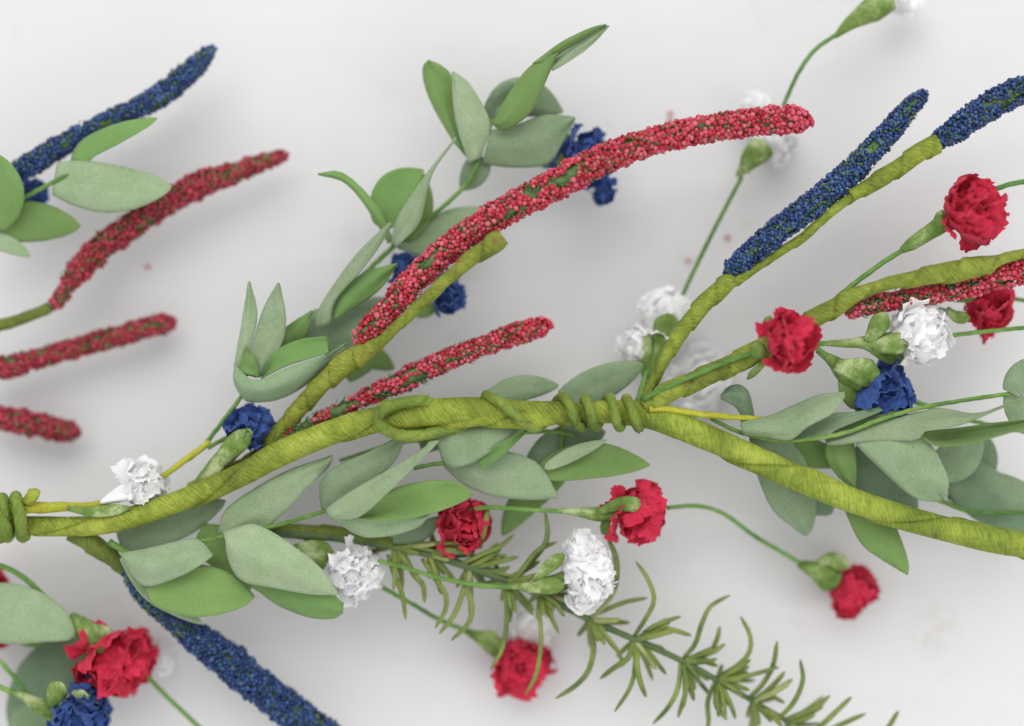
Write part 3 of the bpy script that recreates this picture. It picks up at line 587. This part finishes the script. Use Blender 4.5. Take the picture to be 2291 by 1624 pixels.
sheet(t, [[(1845, 985, 31), (1900, 935, 32), (1960, 912, 32), (2000, 915, 32)], [(1860, 990, 33), (1920, 975, 34), (1980, 940, 34), (2003, 920, 33)]], D, G)
sheet(t, [[(1905, 975, 36), (1920, 1000, 37), (1957, 1037, 37), (2032, 1105, 36), (2075, 1122, 35), (2105, 1122, 34)], [(1960, 968, 39), (2020, 1015, 40), (2080, 1078, 38), (2108, 1121, 34)], [(2062, 972, 40), (2092, 1008, 40), (2119, 1065, 38), (2120, 1095, 36), (2110, 1120, 34)]], P, G)
sheet(t, [[(1850, 985, 34), (1960, 945, 37), (2070, 919, 38), (2110, 913, 38), (2180, 925, 38), (2240, 908, 39), (2330, 868, 39)], [(1850, 992, 36), (1960, 972, 39), (2060, 945, 41), (2150, 937, 41.5), (2240, 912, 41), (2330, 872, 40)], [(1855, 998, 36), (1960, 986, 39), (2050, 985, 41), (2068, 966, 42), (2145, 952, 43), (2220, 922, 43), (2330, 875, 42)]], P, G)
sheet(t, [[(2064, 966, 39), (2145, 957, 39), (2230, 945, 39), (2330, 935, 39)], [(2062, 972, 39), (2090, 978, 37.5), (2160, 972, 37), (2330, 940, 38)], [(2062, 976, 41.5), (2080, 992, 42.5), (2110, 999, 42.5), (2182, 989, 42.5), (2330, 948, 42)]], G, P)
sheet(t, [[(1885, 1115, 29), (1893, 1150, 29), (1927, 1217, 30), (1976, 1254, 30), (2030, 1286, 30)], [(1990, 1140, 29), (2003, 1172, 29), (2018, 1212, 30), (2033, 1262, 30), (2031, 1285, 30)]], G, D)
leaf(t, [(1760, 985, 28), (1820, 1015, 27), (1900, 1030, 26)], 66, (0, 0), 40, G, G)
leaf(t, [(1790, 1090, 24), (1825, 1110, 23), (1860, 1150, 22)], 90, (0, 0), 40, Q, G)
leaf(t, [(1915, 1000, 24), (1975, 1070, 23), (2050, 1150, 22)], 128, (0, 0), 40, Q, G)
leaf(t, [(2085, 1050, 27), (2140, 1030, 27), (2200, 985, 27)], 96, (0, 0), 40, D, G, 'oval')
leaf(t, [(2130, 1040, 22), (2210, 1110, 22), (2340, 1190, 21)], 120, (0, 0), 30, Q, G)
leaf(t, [(2140, 1130, 20), (2200, 1040, 20), (2210, 975, 21)], 76, (0, 0), 40, Q, G)
leaf(t, [(2200, 1080, 22), (2260, 1110, 22), (2340, 1120, 21)], 90, (0, 0), 40, D, G)
leaf(t, [(2262, 880, 36), (2285, 840, 36), (2320, 800, 35)], 60, (10, 10), 40, D, G)
leaf(t, [(2262, 878, 34), (2285, 930, 33), (2330, 980, 32)], 60, (10, 10), 40, D, G)
# bottom left
t = sprig('leafy sprig with a broad pale leaf at the lower left edge', (0, 1540, 18), [[(-40, 1440, 22, 4), (10, 1490, 22, 5), (60, 1550, 21, 5), (80, 1590, 20, 5)]])
leaf(t, [(-90, 1370, 25), (20, 1375, 26), (100, 1390, 25), (168, 1425, 24)], 138, (0, 0), 30, P, G)
leaf(t, [(215, 1470, 12), (120, 1510, 12), (20, 1620, 11)], 150, (0, 0), 40, Q, G)
leaf(t, [(100, 1430, 14), (70, 1430, 14), (45, 1440, 13)], 40, (0, 0), 40, G, G)
leaf(t, [(100, 1590, 12), (60, 1620, 12), (30, 1690, 12)], 80, (0, 0), 40, D, G)

# ================================================================== carnations
flower('crisp red carnation on a long pale calyx near the right edge, above the crimson spike', 'red', (2174, 474, 39), 84, (1, -.25), 48, [(2018, 560, 37, 9), (2040, 545, 37, 17), (2075, 522, 38, 21), (2110, 500, 38, 24)],
    [([(2085, 525, 36), (2100, 495, 38), (2110, 470, 38)], 26)], [[(2320, 402, 34, 6), (2260, 412, 35, 6), (2215, 428, 36, 6)], [(2020, 559, 37, 6), (1960, 598, 37, 6), (1880, 660, 37, 6), (1805, 728, 37, 6)]], 41, n=(7, 9, 9))
flower('crisp red carnation sitting on the forked stem right of the coils', 'red', (1764, 765, 44), 72, (.7, .1), 62, None,
    [([(1712, 792, 43), (1700, 786, 45), (1682, 778, 46)], 44, (0, 0), 40), ([(1722, 740, 42), (1710, 735, 42), (1724, 706, 42)], 22, (30, 30), 60), ([(1722, 800, 41), (1700, 822, 40), (1672, 848, 39)], 20, (30, 30), 60)],
    [[(1438, 893, 39, 7), (1500, 862, 41, 6), (1580, 828, 42, 6), (1650, 800, 42, 6), (1730, 775, 42, 6)], [(1820, 768, 37, 6), (1845, 769, 37, 6)]], 2, n=(5, 7, 6))
flower('fluffy white carnation with two round sepals just right of the red carnation on the fork', 'white', (2058, 742, 32), 78, (1, -.1), 38, [(1848, 768, 35, 7), (1890, 768, 35, 12), (1930, 766, 35, 17), (1960, 770, 35, 26), (1995, 768, 34, 30)],
    [([(1940, 765, 37), (1965, 730, 39), (1982, 700, 39)], 46, (0, 0), 50), ([(1950, 775, 37), (1990, 770, 39), (2034, 765, 39)], 50, (0, 0), 60), ([(1950, 785, 34), (1990, 800, 33), (2030, 806, 32)], 30, (0, 0), 60)], [[(1820, 768, 36, 5), (1862, 768, 35, 5)], [(2115, 752, 30, 5), (2200, 742, 30, 5), (2320, 730, 30, 5)]], 3, n=(8, 10, 9))
flower('soft red carnation behind the beaded spike close to the right edge', 'red', (2205, 688, 22), 64, (1, -.1), 35, [(2100, 690, 24, 5), (2125, 700, 24, 8), (2150, 706, 23, 12)],
    [([(2118, 690, 28), (2140, 708, 28), (2170, 712, 28)], 28, (0, 0), 50), ([(2140, 672, 28), (2160, 668, 28), (2185, 660, 28)], 20)], [[(2240, 662, 20, 5), (2330, 680, 20, 5)]], 4)
flower('blue carnation with a broad green calyx below the fluffy white one', 'blue', (1972, 876, 28), 84, (.9, .45), 35, [(1828, 785, 36, 6), (1860, 805, 35, 15), (1890, 830, 33, 28), (1925, 855, 31, 30)],
    [([(1870, 815, 37), (1915, 828, 37), (1968, 838, 35)], 66, (0, 0), 50), ([(1885, 830, 34), (1895, 870, 32), (1930, 915, 30)], 44, (0, 0), 50)], [[(1822, 775, 37, 6), (1850, 795, 36, 6)], [(2035, 893, 25, 5), (2120, 925, 24, 5)]], 5, n=(6, 9, 8))
flower('soft white carnation half behind the stem of the lone blue spike', 'white', (1488, 705, 17), 62, (.3, -1), 25, [(1455, 850, 22, 10), (1465, 800, 21, 18), (1478, 760, 20, 24)],
    [([(1470, 780, 22), (1485, 750, 24), (1500, 702, 26)], 60, (0, 0), 40), ([(1445, 850, 22), (1440, 800, 22), (1446, 740, 22)], 36, (30, 30), 50)], [[(1425, 905, 36, 7), (1436, 870, 36, 7), (1448, 830, 32, 6)], [(1522, 672, 17, 5), (1560, 590, 17, 5), (1610, 490, 17, 5), (1660, 395, 17, 5)]], 6, n=(6, 8, 7), extra=[((1425, 775, 17), 52, (-.7, .4))])
flower('heavily blurred white carnation low behind the fork of stems', 'white', (1560, 860, 6), 80, (.8, .4), 20, [(1465, 890, 10, 8), (1490, 880, 9, 14)], [], [], 7)
flower('blurred white carnation with pale calyx under the tip of the long crimson spike', 'white', (1735, 315, 8), 58, (.9, -.3), 30, [(1650, 395, 17, 7), (1665, 375, 17, 16), (1685, 350, 16, 32), (1705, 330, 15, 36)],
    [([(1665, 385, 20), (1690, 350, 20), (1722, 335, 19)], 44)], [], 8, n=(5, 6, 6))
flower('blurred white blossom just showing above the tip of the long crimson spike', 'white', (1683, 238, 7), 36, (-.2, -1), 30, None, [], [], 9, n=(4, 5, 5))
flower('white carnation on an olive calyx cut by the top edge', 'white', (2025, 0, 12), 42, (1, -.7), 30, [(1868, 82, 22, 6), (1905, 50, 22, 20), (1950, 22, 21, 34), (1985, 0, 20, 34)],
    [([(1940, 20, 24), (1975, 0, 24), (2000, -15, 24)], 40)], [[(1752, 238, 20, 5), (1785, 165, 21, 5), (1825, 110, 22, 5), (1880, 72, 22, 5)]], 10, n=(4, 6, 6))
flower('red carnation on a wire at centre bottom right, above the tall white one', 'red', (1428, 1148, 27), 72, (1, .25), 32, [(1248, 1142, 28, 5), (1300, 1146, 28, 13), (1340, 1150, 28, 20), (1380, 1142, 29, 22)],
    [([(1340, 1145, 31), (1390, 1128, 33), (1445, 1132, 34)], 36, (0, 0), 60), ([(1365, 1160, 28), (1355, 1175, 28), (1362, 1198, 28)], 28)], [[(1050, 1140, 27, 5), (1100, 1135, 27, 5), (1180, 1140, 27, 5), (1260, 1144, 28, 5)]], 11)
flower('small red carnation at the end of a drooping wire, lowest at right', 'red', (1900, 1322, 11), 66, (.9, .45), 30, [(1785, 1262, 16, 7), (1805, 1268, 16, 18), (1840, 1282, 15, 28), (1870, 1298, 14, 28)],
    [([(1830, 1262, 18), (1860, 1252, 18), (1900, 1268, 17)], 40), ([(1815, 1280, 17), (1845, 1302, 16), (1868, 1315, 15)], 36)], [[(1492, 1136, 24, 5), (1560, 1132, 22, 5), (1620, 1150, 20, 5), (1690, 1200, 18, 5), (1795, 1262, 16, 5)]], 12)
flower('red carnation tucked against the big folded green leaf, above the rosemary base', 'red', (1038, 1172, 25), 72, (.6, -.3), 40, None, [], [], 13)
flower('round white carnation between the big speckled leaf and the rosemary', 'white', (796, 1280, 25), 70, (1, .15), 35, [(640, 1225, 24, 8), (680, 1238, 25, 18), (730, 1255, 26, 24)],
    [([(660, 1225, 27), (700, 1225, 27), (745, 1240, 27)], 40), ([(665, 1240, 26), (690, 1255, 26), (730, 1262, 26)], 36)], [], 14, n=(9, 10, 8))
flower('tall white carnation hanging over the rosemary branch at lower centre', 'white', (1316, 1282, 28), 70, (.9, .5), 32, [(1140, 1312, 28, 6), (1180, 1312, 28, 12), (1225, 1306, 28, 20), (1262, 1296, 28, 22)],
    [([(1195, 1300, 31), (1225, 1270, 32), (1262, 1240, 32)], 32, (0, 0), 50), ([(1175, 1318, 31), (1215, 1312, 32), (1262, 1310, 32)], 40, (0, 0), 60)], [[(845, 1255, 28, 5), (900, 1268, 28, 5), (980, 1292, 28, 5), (1080, 1310, 28, 6), (1160, 1312, 28, 6)]], 15, n=(9, 10, 9), extra=[((1305, 1228, 29), 50, (.4, -1)), ((1308, 1335, 27), 46, (.1, 1))])
flower('bright red carnation low under the rosemary at the bottom centre', 'red', (1165, 1480, 10), 80, (.7, .8), 35, [(1035, 1408, 15, 6), (1060, 1420, 14, 13), (1090, 1435, 13, 24), (1115, 1450, 12, 28)], [([(1050, 1415, 16), (1085, 1425, 16), (1115, 1422, 15)], 30)],
    [[(845, 1308, 22, 5), (920, 1350, 20, 5), (980, 1385, 17, 5), (1040, 1410, 15, 5)]], 16, n=(7, 9, 8))
flower('blurred white blossom peeking from behind the low red carnation under the rosemary', 'white', (1185, 1400, 6), 52, (.3, -1), 40, None, [], [], 17, n=(4, 5, 6))
flower('blue carnation under the upright whorl of leaves at left centre', 'blue', (560, 960, 27), 64, (.2, -1), 40, [(430, 1090, 28, 7), (470, 1050, 29, 16), (505, 1020, 30, 24), (530, 1000, 30, 20)],
    [([(480, 1050, 31), (510, 1010, 34), (562, 962, 34)], 50, (0, 0), 60), ([(440, 1090, 30), (480, 1050, 32), (505, 1005, 32)], 32, (0, 0), 60)], [[(465, 1002, 27, 5), (490, 988, 27, 5), (515, 975, 27, 5)]], 18)
flower('small white carnation lying on the main stem at left', 'white', (320, 1086, 29), 58, (.9, -.4), 35, None,
    [([(150, 1137, 34), (210, 1145, 35), (290, 1136, 34)], 26, (0, 0), 50), ], [], 19, n=(5, 7, 7))
flower('larger soft blue carnation half hidden behind the upper part of the long crimson spike', 'blue', (1312, 352, 18), 66, (.4, .3), 45, None, [([(1270, 372, 20), (1245, 350, 20), (1235, 330, 20)], 30)], [], 20, spread=1.1)
flower('blue petals hanging just below the long crimson spike', 'blue', (1350, 432, 16), 34, (.2, 1), 20, None, [], [], 21, n=(3, 4, 4))
flower('soft blue carnation left of the long crimson spike where its green stem runs beside it', 'blue', (912, 615, 18), 50, (.3, -1), 35, None, [], [], 22, n=(5, 7, 7))
flower('soft blue carnation right of the long crimson spike where its green stem runs beside it', 'blue', (1005, 662, 18), 46, (1, .3), 35, None, [], [], 23, n=(5, 6, 6))
flower('dark blue carnation mostly hidden by leaves at the upper left edge', 'blue', (72, 430, 14), 34, (1, 0), 30, None, [], [], 24, n=(4, 5, 5))
flower('soft red carnation with green calyx at the lower left', 'red', (262, 1478, 18), 88, (.8, .7), 35, [(160, 1372, 22, 6), (180, 1395, 22, 20), (205, 1420, 21, 30), (225, 1445, 20, 30)],
    [([(180, 1385, 24), (210, 1420, 24), (228, 1460, 23)], 46), ([(195, 1400, 23), (230, 1415, 23), (250, 1430, 22)], 34), ([(180, 1400, 20), (185, 1425, 19), (215, 1445, 19)], 40)],
    [[(-40, 1252, 24, 6), (30, 1278, 24, 6), (85, 1320, 23, 6), (130, 1370, 22, 6), (172, 1408, 21, 6)], [(325, 1508, 16, 5), (370, 1555, 16, 5), (470, 1650, 16, 5)]], 25, n=(6, 8, 8))
flower('blurred white blossom behind the red carnation at the lower left', 'white', (362, 1475, 5), 34, (1, 0), 30, None, [], [], 26, n=(3, 4, 4))
flower('blue carnation with pale sepals cut by the bottom edge at lower left', 'blue', (175, 1598, 22), 78, (.9, .1), 30, [(20, 1545, 24, 6), (60, 1562, 24, 12), (90, 1580, 24, 22), (120, 1590, 23, 26)],
    [([(110, 1580, 27), (125, 1550, 28), (140, 1528, 28)], 48), ([(130, 1575, 27), (155, 1562, 27), (200, 1560, 27)], 36), ([(110, 1590, 26), (125, 1620, 25), (140, 1650, 25)], 36)], [[(-40, 1520, 24, 6), (30, 1550, 24, 6)]], 27, n=(6, 9, 8))
flower('red carnation sliver at the left edge beside the broad pale leaf', 'red', (-22, 1300, 10), 44, (1, 0), 30, None, [], [], 28, n=(3, 4, 4))
flower('red carnation under the broad pale leaf at the left edge', 'red', (-10, 1410, 8), 52, (1, 0), 30, None, [], [], 29, n=(3, 5, 5))

for o_ in list(COL.objects):
    if o_.get('label', '').startswith('small white carnation lying'):
        leaf(o_, [(224, 1124, 32), (262, 1108, 33), (300, 1094, 33), (335, 1085, 33)], 66, (0, 0), 90, 'white', 'white', 'fan', 'petal', .0002, 26, 20, .35)
# ================================================================== rosemary
t = thing('rosemary_branch', 'dark green rosemary branch with curved needles running to the bottom right', 'rosemary branch', W(860, 1215, 24))
axis = [(600, 1190, 25, 12), (740, 1200, 25, 11), (880, 1222, 25, 10), (960, 1240, 25, 9), (1060, 1272, 25, 9), (1200, 1326, 25, 9), (1315, 1384, 24, 8), (1418, 1430, 24, 7), (1525, 1478, 23, 7), (1605, 1522, 22, 7), (1680, 1566, 21, 6), (1780, 1625, 20, 6), (1840, 1665, 19, 5)]
tube('stem', t, axis, M['needle_stem'], .0012, 12, None, 0, .1)
rng = random.Random(5)
def needle(pts, w=13, roll=None, top='needle'):
    r = rng.uniform(-30, 30) if roll is None else roll
    leaf(t, pts, w, (r, r * .4), rng.choice([60, 80, -60]), top, 'needle_tip', 'needle', 'needle', .0007, 12, 5, 0, 0)
def curve(b, ang, ln, bend, w=13, dz=0, top='needle'):
    """needle from b at ang (deg, photo, clockwise from right), bending by bend degrees"""
    a = math.radians(ang); P_ = [(b[0], b[1], b[2])]; st = ln / 5
    for k in range(5):
        a += math.radians(bend) / 5; q = P_[-1]; P_.append((q[0] + math.cos(a) * st, q[1] + math.sin(a) * st, q[2] + dz / 5))
    needle(P_, w, top=top)
LONG = [[(1220, 1147), (1225, 1192), (1213, 1227), (1160, 1287)], [(1245, 1213), (1205, 1230), (1170, 1272), (1140, 1312)], [(1360, 1204), (1378, 1247), (1380, 1292), (1372, 1330)],
 [(1423, 1257), (1450, 1297), (1463, 1342), (1445, 1382), (1418, 1424)], [(1448, 1337), (1395, 1348), (1330, 1375)], [(1318, 1388), (1328, 1442), (1318, 1497), (1290, 1532), (1243, 1563)],
 [(1206, 1330), (1206, 1369), (1210, 1433), (1200, 1506), (1175, 1553)], [(1335, 1395), (1365, 1437), (1385, 1462), (1393, 1492)], [(1418, 1432), (1405, 1472), (1370, 1497), (1343, 1519)],
 [(1420, 1436), (1420, 1487), (1410, 1537), (1375, 1591)], [(1428, 1440), (1425, 1487), (1433, 1527), (1445, 1558)], [(1422, 1428), (1485, 1407), (1546, 1421)], [(1435, 1437), (1465, 1477), (1490, 1509)],
 [(1440, 1415), (1470, 1397), (1522, 1379)], [(1633, 1332), (1590, 1357), (1570, 1397), (1555, 1442), (1530, 1472)], [(1610, 1402), (1605, 1427), (1592, 1456)], [(1622, 1441), (1585, 1462), (1530, 1476)],
 [(1656, 1379), (1678, 1422), (1675, 1462), (1645, 1492), (1600, 1516)], [(1523, 1480), (1517, 1537), (1495, 1582), (1461, 1618)], [(1530, 1484), (1536, 1537), (1517, 1604)], [(1538, 1484), (1545, 1535), (1552, 1566)],
 [(1532, 1476), (1570, 1478), (1606, 1490)], [(1738, 1434), (1730, 1487), (1705, 1532), (1672, 1564)], [(1742, 1492), (1670, 1512), (1603, 1520)], [(1790, 1477), (1796, 1522), (1775, 1572), (1735, 1614)],
 [(1857, 1556), (1825, 1582), (1750, 1614)], [(1904, 1559), (1865, 1597), (1815, 1645)], [(1937, 1596), (1880, 1622), (1810, 1660)], [(2010, 1590), (1985, 1632), (1950, 1690)], [(1606, 1522), (1640, 1540), (1668, 1564)],
 [(1600, 1524), (1583, 1570), (1585, 1612), (1580, 1640)], [(1606, 1528), (1602, 1575), (1625, 1608)], [(1682, 1564), (1720, 1556), (1755, 1572)], [(1684, 1570), (1690, 1610), (1678, 1650)], [(1690, 1572), (1720, 1590), (1750, 1612)],
 [(868, 1240), (882, 1285), (900, 1330), (908, 1386)], [(905, 1240), (926, 1285), (946, 1309), (950, 1348)], [(945, 1250), (975, 1296), (998, 1332), (996, 1366), (974, 1404)], [(1042, 1290), (1036, 1323), (1016, 1376), (983, 1418)],
 [(1040, 1280), (1050, 1330), (1056, 1362), (1048, 1395), (1010, 1433)], [(862, 1226), (926, 1224), (995, 1238)], [(1030, 1262), (1080, 1240), (1120, 1222), (1150, 1196)], [(1092, 1135), (1084, 1180), (1072, 1226)], [(1082, 1199), (1035, 1215), (965, 1216), (900, 1220)],
 [(1120, 1295), (1130, 1330), (1134, 1385), (1124, 1450), (1098, 1497)], [(1060, 1268), (1110, 1258), (1160, 1246)], [(1060, 1276), (1110, 1278), (1140, 1268)], [(960, 1238), (1010, 1230), (1060, 1240)], [(1200, 1322), (1240, 1348), (1262, 1378)]]
for q in LONG:
    z0 = 25 - max(0, (sum(p[0] for p in q) / len(q) - 1300)) * .010; rise = rng.uniform(-1, 5)
    q = [(u, v, z0 + rise * math.sin(i / (len(q) - 1) * math.pi)) for i, (u, v) in enumerate(q)]
    d0, d1 = [min(math.hypot(a[0] - e[0], a[1] - e[1]) for a in axis) for e in (q[0], q[-1])]
    needle(q if d0 < d1 else q[::-1], rng.uniform(9, 12))
nodes = [(880, 1222, 25), (960, 1240, 25), (1050, 1268, 25), (1128, 1298, 25), (1206, 1328, 25), (1318, 1386, 24), (1420, 1431, 24), (1530, 1480, 23), (1606, 1522, 22), (1684, 1568, 21), (1765, 1616, 20)]
for i, b in enumerate(nodes):
    for k in range(14 if i < 5 else 11):
        side = rng.choice([-1, 1]); curve(b, 27 + side * rng.uniform(3, 60), rng.uniform(45, 105), side * rng.uniform(-5, 30), rng.uniform(9, 13), rng.uniform(-8, 6), rng.choice(['needle', 'needle', 'needle', 'needle_tip']))
    for k in range(2 if i < 5 else 1):
        curve(b, 27 + rng.choice([-1, 1]) * rng.uniform(80, 150), rng.uniform(25, 60), rng.uniform(-30, 30), rng.uniform(9, 13), -5)
# olive dull stem behind the upper rosemary
tube('base_stem', t, [(560, 1185, 24, 12), (640, 1188, 24, 17), (760, 1195, 24, 18), (880, 1212, 25, 14)], M['paper_dark'], .001, 16, .012, .12, .1)

# ================================================================== fallen beads on the table
for (u, v, lab) in ((330, 597, 'loose red bead on the table right of the blurred upper left red spike'), (1500, 254, 'upper of two loose red beads above the long crimson spike'), (1499, 271, 'lower of two loose red beads above the long crimson spike'),
                    (1628, 532, 'loose red bead on the table left of the lone blue spike'), (1540, 583, 'loose red bead on the table left of the thin green wire')):
    o = bpy.data.objects.new('loose_bead', bead_mesh('bead_red').copy()); COL.objects.link(o); o.scale = (.00075,) * 3; o.location = W(u, v, .75)
    o['label'] = lab; o['category'] = 'bead'; o['group'] = 'loose red beads fallen on the table'
